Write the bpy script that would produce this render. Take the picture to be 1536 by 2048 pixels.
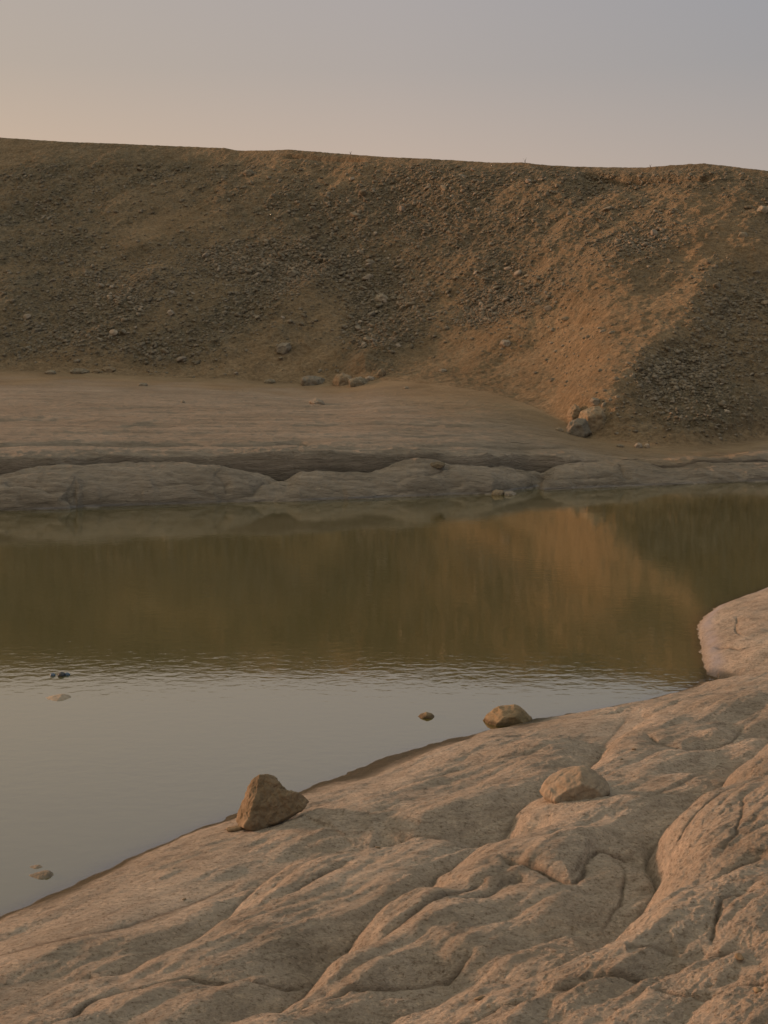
import bpy, bmesh, math, random
import numpy as np
from mathutils import Vector, Matrix

for o in list(bpy.data.objects): bpy.data.objects.remove(o)
S = bpy.context.scene
COL = S.collection
R = math.radians

# ------------------------------------------------------------------ camera
F = 2844.0; Y0 = 720.0; H = 3.0            # focal length in photo pixels, horizon row, eye height over the water
cd = bpy.data.cameras.new("camera"); cam = bpy.data.objects.new("camera", cd); COL.objects.link(cam)
cd.sensor_fit = 'VERTICAL'; cd.sensor_height = 36.0; cd.lens = 36.0*F/2048.0
cd.shift_y = -(1024.0-Y0)/2048.0
cam.location = (0, 0, H); cam.rotation_euler = (R(90), 0, 0)
cd.clip_start = 0.1; cd.clip_end = 3000
S.camera = cam

# ------------------------------------------------------------------ light
S.view_settings.view_transform = 'Standard'; S.view_settings.look = 'None'
S.view_settings.gamma = 1.0; S.view_settings.exposure = 0.0
SUN_AZ = -63.5      # degrees from the view direction (+Y), negative = left
SUN_EL = 8.5
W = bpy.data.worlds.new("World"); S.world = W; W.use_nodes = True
nt = W.node_tree; nt.nodes.clear()
def N(t, ty, **k):
    n = t.nodes.new(ty)
    for a, b in k.items(): setattr(n, a, b)
    return n
out = N(nt, 'ShaderNodeOutputWorld'); bg = N(nt, 'ShaderNodeBackground')
nt.links.new(bg.outputs[0], out.inputs[0])
sky = N(nt, 'ShaderNodeTexSky', sky_type='NISHITA'); sky.sun_disc = False
sky.sun_elevation = R(SUN_EL); sky.sun_rotation = R(SUN_AZ)
sky.dust_density = 4.0; sky.air_density = 1.2; sky.ozone_density = 1.0
tc = N(nt, 'ShaderNodeTexCoord'); sep = N(nt, 'ShaderNodeSeparateXYZ')
nt.links.new(tc.outputs['Generated'], sep.inputs[0])
# dusty evening air near the horizon: elevation ramp, warmer towards the sun on the left
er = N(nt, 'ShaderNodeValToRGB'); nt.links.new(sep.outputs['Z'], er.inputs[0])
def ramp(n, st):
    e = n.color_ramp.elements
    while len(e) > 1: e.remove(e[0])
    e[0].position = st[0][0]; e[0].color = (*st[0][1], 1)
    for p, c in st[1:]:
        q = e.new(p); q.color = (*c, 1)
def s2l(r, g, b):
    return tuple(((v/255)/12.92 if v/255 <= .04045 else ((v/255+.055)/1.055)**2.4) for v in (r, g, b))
ramp(er, [(0.0, s2l(182,160,144)), (0.13, s2l(175,157,144)), (0.20, s2l(158,149,144)), (0.26, s2l(154,148,147)), (0.33, s2l(145,142,147)), (0.45, s2l(150,146,146)), (0.65, s2l(196,190,176)), (1.0, s2l(204,198,182))])  # upper stops, out of view, brightened to add ambient light on the land
az = N(nt, 'ShaderNodeMapRange'); nt.links.new(sep.outputs['X'], az.inputs[0])
az.inputs[1].default_value = -0.9; az.inputs[2].default_value = 0.9; az.inputs[3].default_value = 0; az.inputs[4].default_value = 1
ar = N(nt, 'ShaderNodeValToRGB'); nt.links.new(az.outputs[0], ar.inputs[0])
ramp(ar, [(0.0, (1.55,1.25,.98)), (0.35, (1.09,1.04,.95)), (0.5, (1.0,1.0,1.0)), (0.65, (.81,.885,.97)), (1.0, (.62,.74,.94))])
mul = N(nt, 'ShaderNodeMix', data_type='RGBA', blend_type='MULTIPLY'); mul.inputs[0].default_value = 1
nt.links.new(er.outputs[0], mul.inputs[6]); nt.links.new(ar.outputs[0], mul.inputs[7])
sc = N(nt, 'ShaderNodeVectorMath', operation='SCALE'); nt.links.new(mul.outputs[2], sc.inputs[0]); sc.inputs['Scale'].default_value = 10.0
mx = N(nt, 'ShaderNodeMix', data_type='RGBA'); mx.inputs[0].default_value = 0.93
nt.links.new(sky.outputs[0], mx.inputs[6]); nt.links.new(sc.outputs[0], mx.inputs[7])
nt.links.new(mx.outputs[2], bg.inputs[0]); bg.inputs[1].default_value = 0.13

sd = bpy.data.lights.new("sun", 'SUN'); sd.energy = 4.3; sd.angle = R(3.5); sd.color = (1.0, .53, .32)
sun = bpy.data.objects.new("sun", sd); COL.objects.link(sun)
sv = Vector((math.sin(R(SUN_AZ))*math.cos(R(SUN_EL)), math.cos(R(SUN_AZ))*math.cos(R(SUN_EL)), math.sin(R(SUN_EL))))
sun.rotation_euler = sv.to_track_quat('Z', 'Y').to_euler()

# ------------------------------------------------------------------ noise (numpy)
def _h(ix, iy, iz, seed):
    h = (ix.astype(np.uint32)*np.uint32(374761393) + iy.astype(np.uint32)*np.uint32(668265263)
         + iz.astype(np.uint32)*np.uint32(2147483647) + np.uint32(seed*974634777 & 0xffffffff))
    h = (h ^ (h >> np.uint32(13)))*np.uint32(1274126177)
    h = (h ^ (h >> np.uint32(16)))*np.uint32(2246822519)
    return h ^ (h >> np.uint32(15))
def noise(x, y, z=0.0, seed=0):
    x = np.asarray(x, np.float32); y = np.asarray(y, np.float32)
    z = np.zeros_like(x)+np.float32(0.37) if np.isscalar(z) and z == 0.0 else np.asarray(z, np.float32)+np.zeros_like(x)
    fx = np.floor(x); fy = np.floor(y); fz = np.floor(z)
    ix = fx.astype(np.int32); iy = fy.astype(np.int32); iz = fz.astype(np.int32)
    dx = x-fx; dy = y-fy; dz = z-fz
    ux = dx*dx*dx*(dx*(dx*6-15)+10); uy = dy*dy*dy*(dy*(dy*6-15)+10); uz = dz*dz*dz*(dz*(dz*6-15)+10)
    def g(a, b, c):
        h = _h(ix+a, iy+b, iz+c, seed)
        gx = (h & np.uint32(1023)).astype(np.float32)/511.5-1
        gy = ((h >> np.uint32(10)) & np.uint32(1023)).astype(np.float32)/511.5-1
        gz = ((h >> np.uint32(20)) & np.uint32(1023)).astype(np.float32)/511.5-1
        return gx*(dx-a)+gy*(dy-b)+gz*(dz-c)
    l = lambda a, b, t: a+(b-a)*t
    return l(l(l(g(0,0,0), g(1,0,0), ux), l(g(0,1,0), g(1,1,0), ux), uy),
             l(l(g(0,0,1), g(1,0,1), ux), l(g(0,1,1), g(1,1,1), ux), uy), uz)*1.2
def fbm(x, y, z=0.0, o=4, seed=0, ridged=False):
    s = 0; a = 1.0; f = 1.0
    for i in range(o):
        n = noise(x*f, y*f, (z*f if not np.isscalar(z) else z), seed+i*7)
        s = s+a*((0.35-np.abs(n))*1.6 if ridged else n); a *= .5; f *= 2.03
    return s
def smooth(e0, e1, x):
    t = np.clip((x-e0)/(e1-e0), 0, 1); return t*t*(3-2*t)

def polydist(X, Y, P):
    """signed distance to a polyline (positive on its right-hand side) and arc fraction"""
    best = np.full(X.shape, 1e9, np.float32); sg = np.zeros(X.shape, np.float32); ar_ = np.zeros(X.shape, np.float32)
    L = [0.0]
    for a, b in zip(P[:-1], P[1:]): L.append(L[-1]+math.hypot(b[0]-a[0], b[1]-a[1]))
    for i, (a, b) in enumerate(zip(P[:-1], P[1:])):
        dx, dy = b[0]-a[0], b[1]-a[1]; l2 = dx*dx+dy*dy
        if l2 < 1e-12: continue
        tr = ((X-a[0])*dx+(Y-a[1])*dy)/l2; t = np.clip(tr, 0, 1)
        ex = X-(a[0]+t*dx); ey = Y-(a[1]+t*dy); d = np.sqrt(ex*ex+ey*ey)
        m = d < best-1e-6
        best = np.where(m, d, best)
        n1 = (dy/math.sqrt(l2), -dx/math.sqrt(l2)); nx = np.full(X.shape, n1[0], np.float32); ny = np.full(X.shape, n1[1], np.float32)
        for cond, j in ((tr > 1, i+1), (tr < 0, i-1)):
            if 0 <= j < len(P)-1:
                ddx, ddy = P[j+1][0]-P[j][0], P[j+1][1]-P[j][1]; l_ = math.hypot(ddx, ddy)+1e-9
                nx = np.where(cond, n1[0]+ddy/l_, nx); ny = np.where(cond, n1[1]-ddx/l_, ny)
        sg = np.where(m, np.where(ex*nx+ey*ny >= 0, 1.0, -1.0), sg)
        ar_ = np.where(m, (L[i]+t*(L[i+1]-L[i]))/L[-1], ar_)
    return best*sg, ar_

def mesh_grid(name, V, nr, nc, mat, mask=None, attrs=None):
    """V (nr,nc,3)"""
    idx = np.arange(nr*nc).reshape(nr, nc)
    q = np.stack([idx[:-1,:-1], idx[:-1,1:], idx[1:,1:], idx[1:,:-1]], -1).reshape(-1, 4)
    if mask is not None: q = q[mask[:-1,:-1].reshape(-1)]
    used = np.zeros(nr*nc, bool); used[q.reshape(-1)] = True
    remap = np.cumsum(used)-1; q = remap[q]
    vv = V.reshape(-1, 3)[used].astype(np.float32)
    me = bpy.data.meshes.new(name)
    me.vertices.add(len(vv)); me.vertices.foreach_set('co', vv.reshape(-1))
    me.loops.add(q.size); me.loops.foreach_set('vertex_index', q.reshape(-1).astype(np.int32))
    me.polygons.add(len(q)); me.polygons.foreach_set('loop_start', np.arange(0, q.size, 4, dtype=np.int32))
    me.update(calc_edges=True); me.shade_smooth()
    for k, a in (attrs or {}).items():
        at = me.attributes.new(k, 'FLOAT', 'POINT'); at.data.foreach_set('value', a.reshape(-1)[used].astype(np.float32))
    me.materials.append(mat)
    ob = bpy.data.objects.new(name, me); COL.objects.link(ob)
    return ob

# ------------------------------------------------------------------ materials
def new_mat(name):
    m = bpy.data.materials.new(name); m.use_nodes = True; t = m.node_tree; t.nodes.clear()
    o = N(t, 'ShaderNodeOutputMaterial'); b = N(t, 'ShaderNodeBsdfPrincipled'); t.links.new(b.outputs[0], o.inputs[0])
    return m, t, b
def tex_noise(t, scale, detail=5, rough=.55, vec=None, dist=0.0):
    n = N(t, 'ShaderNodeTexNoise'); n.inputs['Scale'].default_value = scale; n.inputs['Detail'].default_value = detail
    n.inputs['Roughness'].default_value = rough; n.inputs['Distortion'].default_value = dist
    if vec: t.links.new(vec, n.inputs['Vector'])
    return n.outputs['Fac']
def mapping(t, src, scale, rot=(0,0,0)):
    m = N(t, 'ShaderNodeMapping'); t.links.new(src, m.inputs[0]); m.inputs['Scale'].default_value = scale; m.inputs['Rotation'].default_value = rot
    return m.outputs[0]
def cramp(t, fac, st):
    n = N(t, 'ShaderNodeValToRGB'); t.links.new(fac, n.inputs[0]); ramp(n, st); return n.outputs[0]
def mixc(t, fac, a, b, mode='MIX'):
    n = N(t, 'ShaderNodeMix', data_type='RGBA', blend_type=mode)
    for k, v in ((0, fac), (6, a), (7, b)):
        if hasattr(v, 'is_linked') or hasattr(v, 'links'): t.links.new(v, n.inputs[k])
        elif isinstance(v, tuple): n.inputs[k].default_value = (*v, 1)
        else: n.inputs[k].default_value = v
    return n.outputs[2]
def mth(t, op, a, b=None, clamp=False):
    n = N(t, 'ShaderNodeMath', operation=op); n.use_clamp = clamp
    for k, v in ((0, a), (1, b)):
        if v is None: continue
        if hasattr(v, 'links'): t.links.new(v, n.inputs[k])
        else: n.inputs[k].default_value = v
    return n.outputs[0]
def bump(t, h, strength, dist, nrm=None):
    n = N(t, 'ShaderNodeBump'); n.inputs['Strength'].default_value = strength; n.inputs['Distance'].default_value = dist
    t.links.new(h, n.inputs['Height'])
    if nrm: t.links.new(nrm, n.inputs['Normal'])
    return n.outputs[0]
def pos(t):
    return N(t, 'ShaderNodeNewGeometry').outputs['Position']
def attr(t, name):
    a = N(t, 'ShaderNodeAttribute'); a.attribute_name = name; return a.outputs['Fac']

# foreground shelf: pale tan siltstone
M_shelf, t, b = new_mat("shelf_rock"); P_ = pos(t)
c1 = cramp(t, tex_noise(t, 1.3, 8, .62, P_, .4), [(.32, (.37,.312,.24)), (.5, (.475,.405,.32)), (.68, (.57,.495,.40))])
strata = tex_noise(t, 5.0, 7, .66, mapping(t, P_, (1, 1.6, 9)), .6)
c2 = mixc(t, .55, c1, cramp(t, strata, [(.32, (.5,.475,.44)), (.5, (1,1,1)), (.68, (1.28,1.24,1.18))]), 'MULTIPLY')
sp = cramp(t, tex_noise(t, 46, 4, .7, P_), [(.34, (.5,.46,.40)), (.46, (1,1,1)), (.56, (1,1,1)), (.68, (1.32,1.28,1.2))])
c3 = mixc(t, .9, c2, sp, 'MULTIPLY')
crk = attr(t, 'crack')
c3 = mixc(t, mth(t, 'MULTIPLY', crk, .55), c3, (.12,.085,.055))
c3 = mixc(t, attr(t, 'wet'), c3, (.10,.08,.038))
c3 = mixc(t, attr(t, 'salt'), c3, (.42,.40,.42))
t.links.new(c3, b.inputs['Base Color'])
rg = mth(t, 'SUBTRACT', .92, mth(t, 'MULTIPLY', attr(t, 'wet'), .55)); t.links.new(rg, b.inputs['Roughness'])
b.inputs['Specular IOR Level'].default_value = .25
hb = bump(t, tex_noise(t, 9, 9, .66, mapping(t, P_, (1, 2.4, 5)), .9), 1.0, .075)
hb = bump(t, tex_noise(t, 60, 6, .7, mapping(t, P_, (1, 2.6, 4))), 1.0, .016, hb)
vor = N(t, 'ShaderNodeTexVoronoi', feature='DISTANCE_TO_EDGE'); vor.inputs['Scale'].default_value = 7
wv = N(t, 'ShaderNodeVectorMath', operation='ADD'); t.links.new(mapping(t, P_, (.7,1.5,2)), wv.inputs[0])
nz = N(t, 'ShaderNodeTexNoise'); nz.inputs['Scale'].default_value = 4; nz.inputs['Detail'].default_value = 6; t.links.new(P_, nz.inputs['Vector']); t.links.new(nz.outputs['Color'], wv.inputs[1])
t.links.new(wv.outputs[0], vor.inputs['Vector'])
vc = mth(t, 'SUBTRACT', 1.0, mth(t, 'MULTIPLY', vor.outputs['Distance'], 14), True)
hb = bump(t, mth(t, 'MULTIPLY', vc, -1), .35, .008, hb)
t.links.new(hb, b.inputs['Normal'])

# far bank rock + silt flat
M_bank, t, b = new_mat("bank_rock"); P_ = pos(t)
c1 = cramp(t, tex_noise(t, .5, 8, .6, mapping(t, P_, (1,1,5)), .4), [(.3, (.20,.175,.135)), (.5, (.265,.23,.18)), (.7, (.335,.29,.23))])
c2 = mixc(t, attr(t, 'sand'), c1, cramp(t, tex_noise(t, .35, 9, .65, mapping(t, P_, (1,2.5,1))), [(.3, (.205,.17,.125)), (.5, (.26,.217,.163)), (.7, (.32,.27,.208))]))
c2 = mixc(t, .6, c2, cramp(t, tex_noise(t, 9, 6, .7, mapping(t, P_, (.5,1,3))), [(.3, (.62,.6,.57)), (.5, (1,1,1)), (.72, (1.15,1.13,1.1))]), 'MULTIPLY')
c2 = mixc(t, attr(t, 'foot'), c2, cramp(t, tex_noise(t, .45, 9, .65, P_, .5), [(.3, (.185,.135,.078)), (.5, (.24,.178,.106)), (.7, (.29,.22,.135))]))
c2 = mixc(t, mth(t, 'MULTIPLY', attr(t, 'crack'), .35), c2, (.08,.065,.045))  # crack colour, also the painted shade under the upper ledge
c2 = mixc(t, attr(t, 'salt'), c2, (.26,.25,.24))
t.links.new(c2, b.inputs['Base Color']); b.inputs['Roughness'].default_value = .95; b.inputs['Specular IOR Level'].default_value = .15
hb = bump(t, tex_noise(t, 2.2, 9, .70, mapping(t, P_, (.8,1.8,5)), .6), 1.0, .17)
hb = bump(t, tex_noise(t, 14, 6, .7, P_), .5, .03, hb)
t.links.new(hb, b.inputs['Normal'])

# hillside
M_hill, t, b = new_mat("hill_earth"); P_ = pos(t)
sand = cramp(t, tex_noise(t, .45, 9, .65, P_, .5), [(.3, (.185,.135,.078)), (.5, (.24,.178,.106)), (.7, (.29,.22,.135))])
scr = cramp(t, tex_noise(t, 1.6, 9, .72, P_, .3), [(.3, (.095,.080,.050)), (.5, (.155,.132,.088)), (.68, (.225,.195,.14))])
msk = mth(t, 'ADD', attr(t, 'scree'), mth(t, 'MULTIPLY', mth(t, 'SUBTRACT', tex_noise(t, 1.1, 8, .7, P_, .4), .5), 1.6), True)
c = mixc(t, msk, sand, scr)
c = mixc(t, .65, c, cramp(t, tex_noise(t, 7, 7, .75, P_), [(.34, (.42,.41,.38)), (.5, (1,1,1)), (.66, (1.5,1.5,1.5))]), 'MULTIPLY')
t.links.new(c, b.inputs['Base Color']); b.inputs['Roughness'].default_value = .97; b.inputs['Specular IOR Level'].default_value = .1
hb = bump(t, tex_noise(t, 1.8, 9, .72, P_, .5), 1.0, .35)
vo = N(t, 'ShaderNodeTexVoronoi'); vo.inputs['Scale'].default_value = 4.5; t.links.new(P_, vo.inputs['Vector'])
hb = bump(t, mth(t, 'MULTIPLY', mth(t, 'SUBTRACT', 1, vo.outputs['Distance']), msk), .6, .12, hb)
t.links.new(hb, b.inputs['Normal'])

def rock_mat(name, c0, c1_, c2_, sc_=6, bs=.02, wet=None):
    m, t, b = new_mat(name); g = N(t, 'ShaderNodeTexCoord').outputs['Object']; P_ = pos(t)
    c = cramp(t, tex_noise(t, sc_, 8, .65, P_, .5), [(.3, c0), (.5, c1_), (.7, c2_)])
    c = mixc(t, .6, c, cramp(t, tex_noise(t, sc_*9, 5, .7, P_), [(.3, (.6,.58,.55)), (.5, (1,1,1)), (.7, (1.2,1.2,1.2))]), 'MULTIPLY')
    oi = N(t, 'ShaderNodeObjectInfo').outputs['Random']
    c = mixc(t, 1.0, c, cramp(t, oi, [(0, (.82,.82,.82)), (1, (1.15,1.12,1.08))]), 'MULTIPLY')
    if wet:
        sz = N(t, 'ShaderNodeSeparateXYZ'); t.links.new(P_, sz.inputs[0])
        w = N(t, 'ShaderNodeMapRange'); t.links.new(sz.outputs['Z'], w.inputs[0])
        w.inputs[1].default_value = wet*.5; w.inputs[2].default_value = wet; w.inputs[3].default_value = 1; w.inputs[4].default_value = 0
        c = mixc(t, mth(t, 'MULTIPLY', w.outputs[0], .7), c, (.05,.035,.018))
    t.links.new(c, b.inputs['Base Color']); b.inputs['Roughness'].default_value = .92; b.inputs['Specular IOR Level'].default_value = .2
    hb = bump(t, tex_noise(t, sc_*1.5, 9, .7, P_, .6), .8, bs)
    hb = bump(t, tex_noise(t, sc_*10, 5, .7, P_), .5, bs*.2, hb)
    t.links.new(hb, b.inputs['Normal'])
    return m
M_rock = rock_mat("brown_stone", (.15,.115,.068), (.215,.165,.105), (.28,.22,.145))
M_rockg = rock_mat("grey_brown_stone", (.18,.15,.11), (.235,.195,.145), (.29,.24,.185))
M_wetrock = rock_mat("wet_stone", (.14,.11,.06), (.23,.175,.105), (.31,.24,.15), 5, .03, .035)
M_bould = rock_mat("grey_boulder", (.16,.14,.105), (.22,.195,.15), (.27,.24,.185), 1.2, .08)
M_tan = rock_mat("tan_boulder", (.155,.125,.08), (.205,.165,.11), (.255,.21,.145), 1.2, .1)
M_stone = rock_mat("scree_stone", (.11,.095,.065), (.19,.165,.12), (.31,.275,.21), 3.5, .05)
M_pale = rock_mat("pale_boulder", (.22,.19,.15), (.27,.235,.185), (.33,.29,.23), 1.5, .06)

# ------------------------------------------------------------------ foreground shelf
def unproj0(px, py, z=0.0):
    D = (H-z)*F/(py-Y0); return ((px-768)/F*D, D)
shore_px = [(-900,2420),(-500,2120),(-200,1935),(0,1833),(70,1802),(150,1768),(230,1728),(300,1697),(380,1664),(450,1637),(520,1612),(590,1590),(640,1572),(690,1556),(750,1530),(820,1502),
            (900,1480),(960,1466),(1020,1453),(1064,1441),(1120,1432),(1180,1422),(1240,1412),(1290,1402),(1340,1390),(1380,1376),(1412,1357),
            (1412,1335),(1404,1308),(1400,1280),(1396,1252),(1408,1234),(1430,1218),(1470,1201),(1536,1178),(1640,1150),(1900,1105),(2600,1040),(4200,1000)]
SH = [unproj0(*p) for p in shore_px]
def shelf_base(u):
    up = np.maximum(u, 0)
    return np.where(u > 0, 0.205*up + .045*(1-np.exp(-up/.25)) - .022*np.maximum(up-4.6, 0)**2*(up < 8.5) - (up >= 8.5)*.022*15.2*1.0,
                    np.maximum(.22*u, -.9))
def u_of(X, Y):
    return polydist(X, Y, SH)[0]
def proj_shelf(pts):
    px = np.array([p[0] for p in pts], float); py = np.array([p[1] for p in pts], float); z = np.zeros(len(pts))+.3
    for _ in range(40):
        D = (H-z)*F/(py-Y0); X = (px-768)/F*D
        z = .5*z+.5*shelf_base(u_of(X.astype(np.float32), D.astype(np.float32)))
    return list(zip(X, D))
# (points, depth, width water side, width inland side, thin-crack depth, thin-crack width)
CR = [
 ([(-120,2040),(0,1990),(115,1943),(165,1928),(225,1915),(260,1888),(310,1863),(430,1790),(500,1743),(550,1703),(600,1685),(665,1673),(760,1648),(850,1612)], .155, .42, .14, .010, .014),
 ([(-60,2075),(0,2052),(75,2040),(145,2013),(165,1993),(190,1973),(235,1960),(300,1943),(380,1920),(450,1913),(550,1893),(600,1873),(628,1861)], .035, .13, .07, .045, .012),
 ([(200,2120),(325,2048),(380,2013),(450,1983),(540,1938),(580,1918),(620,1873),(665,1833),(700,1798),(730,1773),(768,1750),(803,1738),(843,1728),(850,1706),(868,1688),(933,1650),(993,1628),(1078,1592),(1120,1580)], .19, .45, .13, .012, .012),
 ([(960,1640),(1000,1612),(1006,1594),(1048,1560),(1118,1530),(1160,1505),(1193,1480),(1202,1458),(1268,1412)], .14, .42, .13, .010, .014),
 ([(420,2030),(470,1998),(545,1973),(600,1948),(655,1933),(700,1913),(768,1895),(833,1875),(888,1858),(933,1833),(953,1823)], .035, .13, .08, .03, .010),
 ([(540,2120),(660,2048),(768,1980),(843,1943),(903,1918),(983,1903),(1068,1878),(1128,1853),(1168,1833),(1203,1783),(1233,1753),(1268,1718),(1288,1693),(1308,1668),(1310,1648),(1293,1618),(1303,1593),(1338,1570),(1383,1555),(1428,1515),(1468,1485),(1508,1455),(1540,1428),(1640,1380)], .30, .62, .18, .012, .014),
 ([(990,1676),(1030,1682),(1068,1683),(1118,1690),(1150,1693),(1166,1680),(1172,1660),(1193,1633),(1243,1623),(1293,1610)], .06, .07, .25, .03, .010),
 ([(1483,1588),(1480,1638),(1468,1668),(1448,1683),(1400,1686)], .012, .10, .10, .022, .008),
 ([(1536,1785),(1468,1793),(1448,1808),(1433,1843),(1425,1870)], .012, .10, .10, .022, .008),
 ([(1300,1970),(1360,1977),(1403,1978),(1468,1968),(1560,1966)], .010, .08, .08, .022, .007),
 ([(1296,1440),(1308,1452),(1363,1452),(1408,1442),(1463,1430),(1490,1410)], .045, .08, .25, .012, .010),
 ([(440,1815),(490,1790),(540,1768),(590,1748),(650,1713),(700,1690)], .03, .12, .08, .015, .010),
 ([(740,1640),(843,1624),(918,1617),(993,1606)], .05, .25, .12, .015, .012),
 ([(1400,1364),(1440,1353),(1490,1345),(1536,1337),(1640,1322)], .12, .30, .10, .02, .02),
 ([(1425,1300),(1480,1306),(1510,1300),(1570,1296)], .02, .10, .12, .02, .010),
 ([(1478,1240),(1470,1262),(1482,1285)], .015, .08, .08, .012, .010),
 ([(1195,1745),(1240,1690),(1250,1650),(1235,1632)], .012, .09, .09, .014, .007),
 ([(900,1760),(960,1740),(1010,1712),(1060,1695)], .03, .12, .08, .01, .010),
 ([(1010,1470),(1090,1462),(1150,1452),(1200,1448)], .03, .12, .08, .01, .010),
 ([(1260,1560),(1320,1530),(1370,1508),(1440,1470)], .04, .15, .10, .01, .012),
 ([(100,1850),(200,1815),(300,1775),(380,1750)], .03, .20, .12, .006, .012),
 ([(-80,1915),(0,1895),(120,1862),(250,1822),(400,1762),(490,1722)], .05, .22, .10, .02, .010),
 ([(590,2110),(700,2050)], .02, .1, .1, .01, .01),
 ([(540,2010),(700,1960),(850,1915),(1000,1868),(1060,1848)], .045, .20, .10, .02, .010),
 ([(640,1868),(720,1838),(810,1792),(900,1748),(980,1712)], .05, .22, .10, .018, .010),
 ([(860,2080),(1000,2010),(1150,1965),(1300,1925),(1450,1885),(1560,1860)], .05, .20, .10, .022, .010),
 ([(1180,1868),(1270,1815),(1360,1770),(1450,1722),(1560,1680)], .05, .20, .10, .018, .010),
 ([(700,1600),(800,1560),(900,1528),(1010,1500),(1110,1478)], .045, .22, .10, .014, .010),
 ([(1330,1640),(1390,1600),(1460,1560),(1560,1520)], .04, .16, .10, .018, .010),
 ([(1250,1905),(1310,1890),(1360,1882)], .012, .10, .10, .015, .007),
]
def shelf_height(X, Y, fine=True):
    X = X.astype(np.float32); Y = Y.astype(np.float32)
    wx = X+.022*fbm(X*2.1, Y*2.1, o=3, seed=3)+.012*noise(X*13, Y*13, seed=5); wy = Y+.030*fbm(X*2.1, Y*2.1, o=3, seed=11)+.012*noise(X*13, Y*13, seed=6)
    l2 = smooth(13.2, 13.9, Y)*smooth(2.4, 3.0, X); k2 = 1-.85*l2
    u = u_of(X+k2*.02*fbm(X*5, Y*5, o=3, seed=77), Y+k2*.03*fbm(X*4, Y*4, o=3, seed=78))
    z = shelf_base(u)+.05*l2*(1-np.exp(-np.maximum(u, 0)/.12))+.03*l2*smooth(0, .2, u)*fbm(X*2.2, Y*2.2, o=4, seed=79)
    sw, _ = polydist(X, Y, STRIP)
    flat_ = np.exp(-(sw/.17)**2)*(.75+.5*noise(X*4, Y*4, seed=88)); z = z*(1-np.clip(flat_, 0, 1))+.010*np.clip(flat_, 0, 1)
    crack = np.zeros_like(z)
    for P, dp, wo, wi, cdp, cw in CRW:
        xs = [p[0] for p in P]; ys = [p[1] for p in P]; mg = 4*max(wo, wi)
        m = (X > min(xs)-mg) & (X < max(xs)+mg) & (Y > min(ys)-mg) & (Y < max(ys)+mg)
        if not m.any(): continue
        s, a = polydist(wx[m], wy[m], P)
        tp = smooth(0, .12, a)*smooth(0, .12, 1-a)
        tp = tp*np.where(np.abs(s) > 1e-6, 1, 1)
        w = np.where(s < 0, wo, wi)*(1+.3*noise(X[m]*2.3, Y[m]*2.3, seed=23)); q = np.abs(s)/w
        prof = np.where(s < 0, .45*np.exp(-q*2.2)+.55*np.clip(1-q/2.3, 0, 1)**1.2, np.exp(-q*(1+.35*q)/1.1))
        vary = 1.0+.5*noise(X[m]*1.5, Y[m]*1.5, seed=21)
        c = .9*cdp*np.exp(-(np.abs(s)/cw)**1.5)*np.clip(.8+1.4*noise(X[m]*5, Y[m]*5, seed=31), .3, 1.6)
        z[m] -= (dp*prof*vary+c)*tp*smooth(-.05, .12, u[m])
        crack[m] = np.maximum(crack[m], np.exp(-(np.abs(s)/(cw*1.4))**1.6)*tp*np.clip(cdp/.02, 0, 1))
    land = smooth(-.15, .35, u)
    vv = X*.667+Y*.745; uu = X*.745-Y*.667
    rough = .65+.6*smooth(2.0, 4.2, u)
    z += land*(.034*fbm(vv*.45, uu*1.7, o=2, seed=41)+.020*fbm(vv*1.1+9, uu*5.5, o=3, seed=45)*rough)
    if fine:
        rough = rough*(1-.7*l2)
        z += land*rough*(.0105*fbm(vv*4.0, uu*13, o=5, seed=51)+.0055*fbm(X*9, Y*26, o=4, seed=53)+.0035*fbm(X*22, Y*22, o=3, seed=57, ridged=True))
        z += land*.007*fbm(vv*1.2, uu*2.2, z*34, o=3, seed=61, ridged=True)*rough                     # bedding steps
        pit = np.clip(noise(X*5, Y*12, seed=66)-.50, 0, 1); z -= land*rough*pit*.04
    z += (1-land)*.012*fbm(X*5, Y*5, o=3, seed=81)
    wv_ = vv+.35*noise(X*.9, Y*.9, seed=90); wu_ = uu+.10*fbm(X*1.3, Y*1.3, o=2, seed=91)
    gm = smooth(.1, .9, u)*rough
    z += gm*(.085*np.abs(noise(wv_*.33, wu_*1.9, seed=93))+.060*np.abs(noise(wv_*.8+5, wu_*4.3, seed=94))+.022*np.abs(noise(wv_*2.0, wu_*9.5, seed=95))-.035)
    zm = .03+.12*smooth(.05, .8, u); z = np.where((u > .12) & (z < zm), zm-(zm-z)*.15, z)
    return z, u, crack
STRIP = [unproj0(*p) for p in [(628,1586),(680,1568),(740,1545),(800,1518),(860,1497),(900,1486)]]
CRW = [(proj_shelf(c[0]),)+c[1:] for c in CR]

def cols(n, lo, hi, extl, extr, ne):
    a = np.linspace(lo, hi, n)
    L = lo-(np.linspace(1, 0, ne, endpoint=False)**2)*(lo-extl); Rr = hi+(np.linspace(0, 1, ne+1)[1:]**2)*(extr-hi)
    return np.concatenate([L, a, Rr])
PXc = cols(1150, -120, 1656, -3500, 6000, 70)
Yr = np.exp(np.linspace(math.log(2.6), math.log(26), 1300))
Yr = np.concatenate([np.linspace(-6, 2.4, 30), Yr])
PXg, YY = np.meshgrid(PXc, Yr); XX = (PXg-768)/F*np.maximum(YY, 2.4)
Z, U, CK = shelf_height(XX, YY)
wetb = np.clip(1-(Z-.0)/(.032+.034*np.clip(1+1.5*fbm(XX*1.3, YY*1.3, o=2, seed=92), .2, 2.5)), 0, 1)
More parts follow.
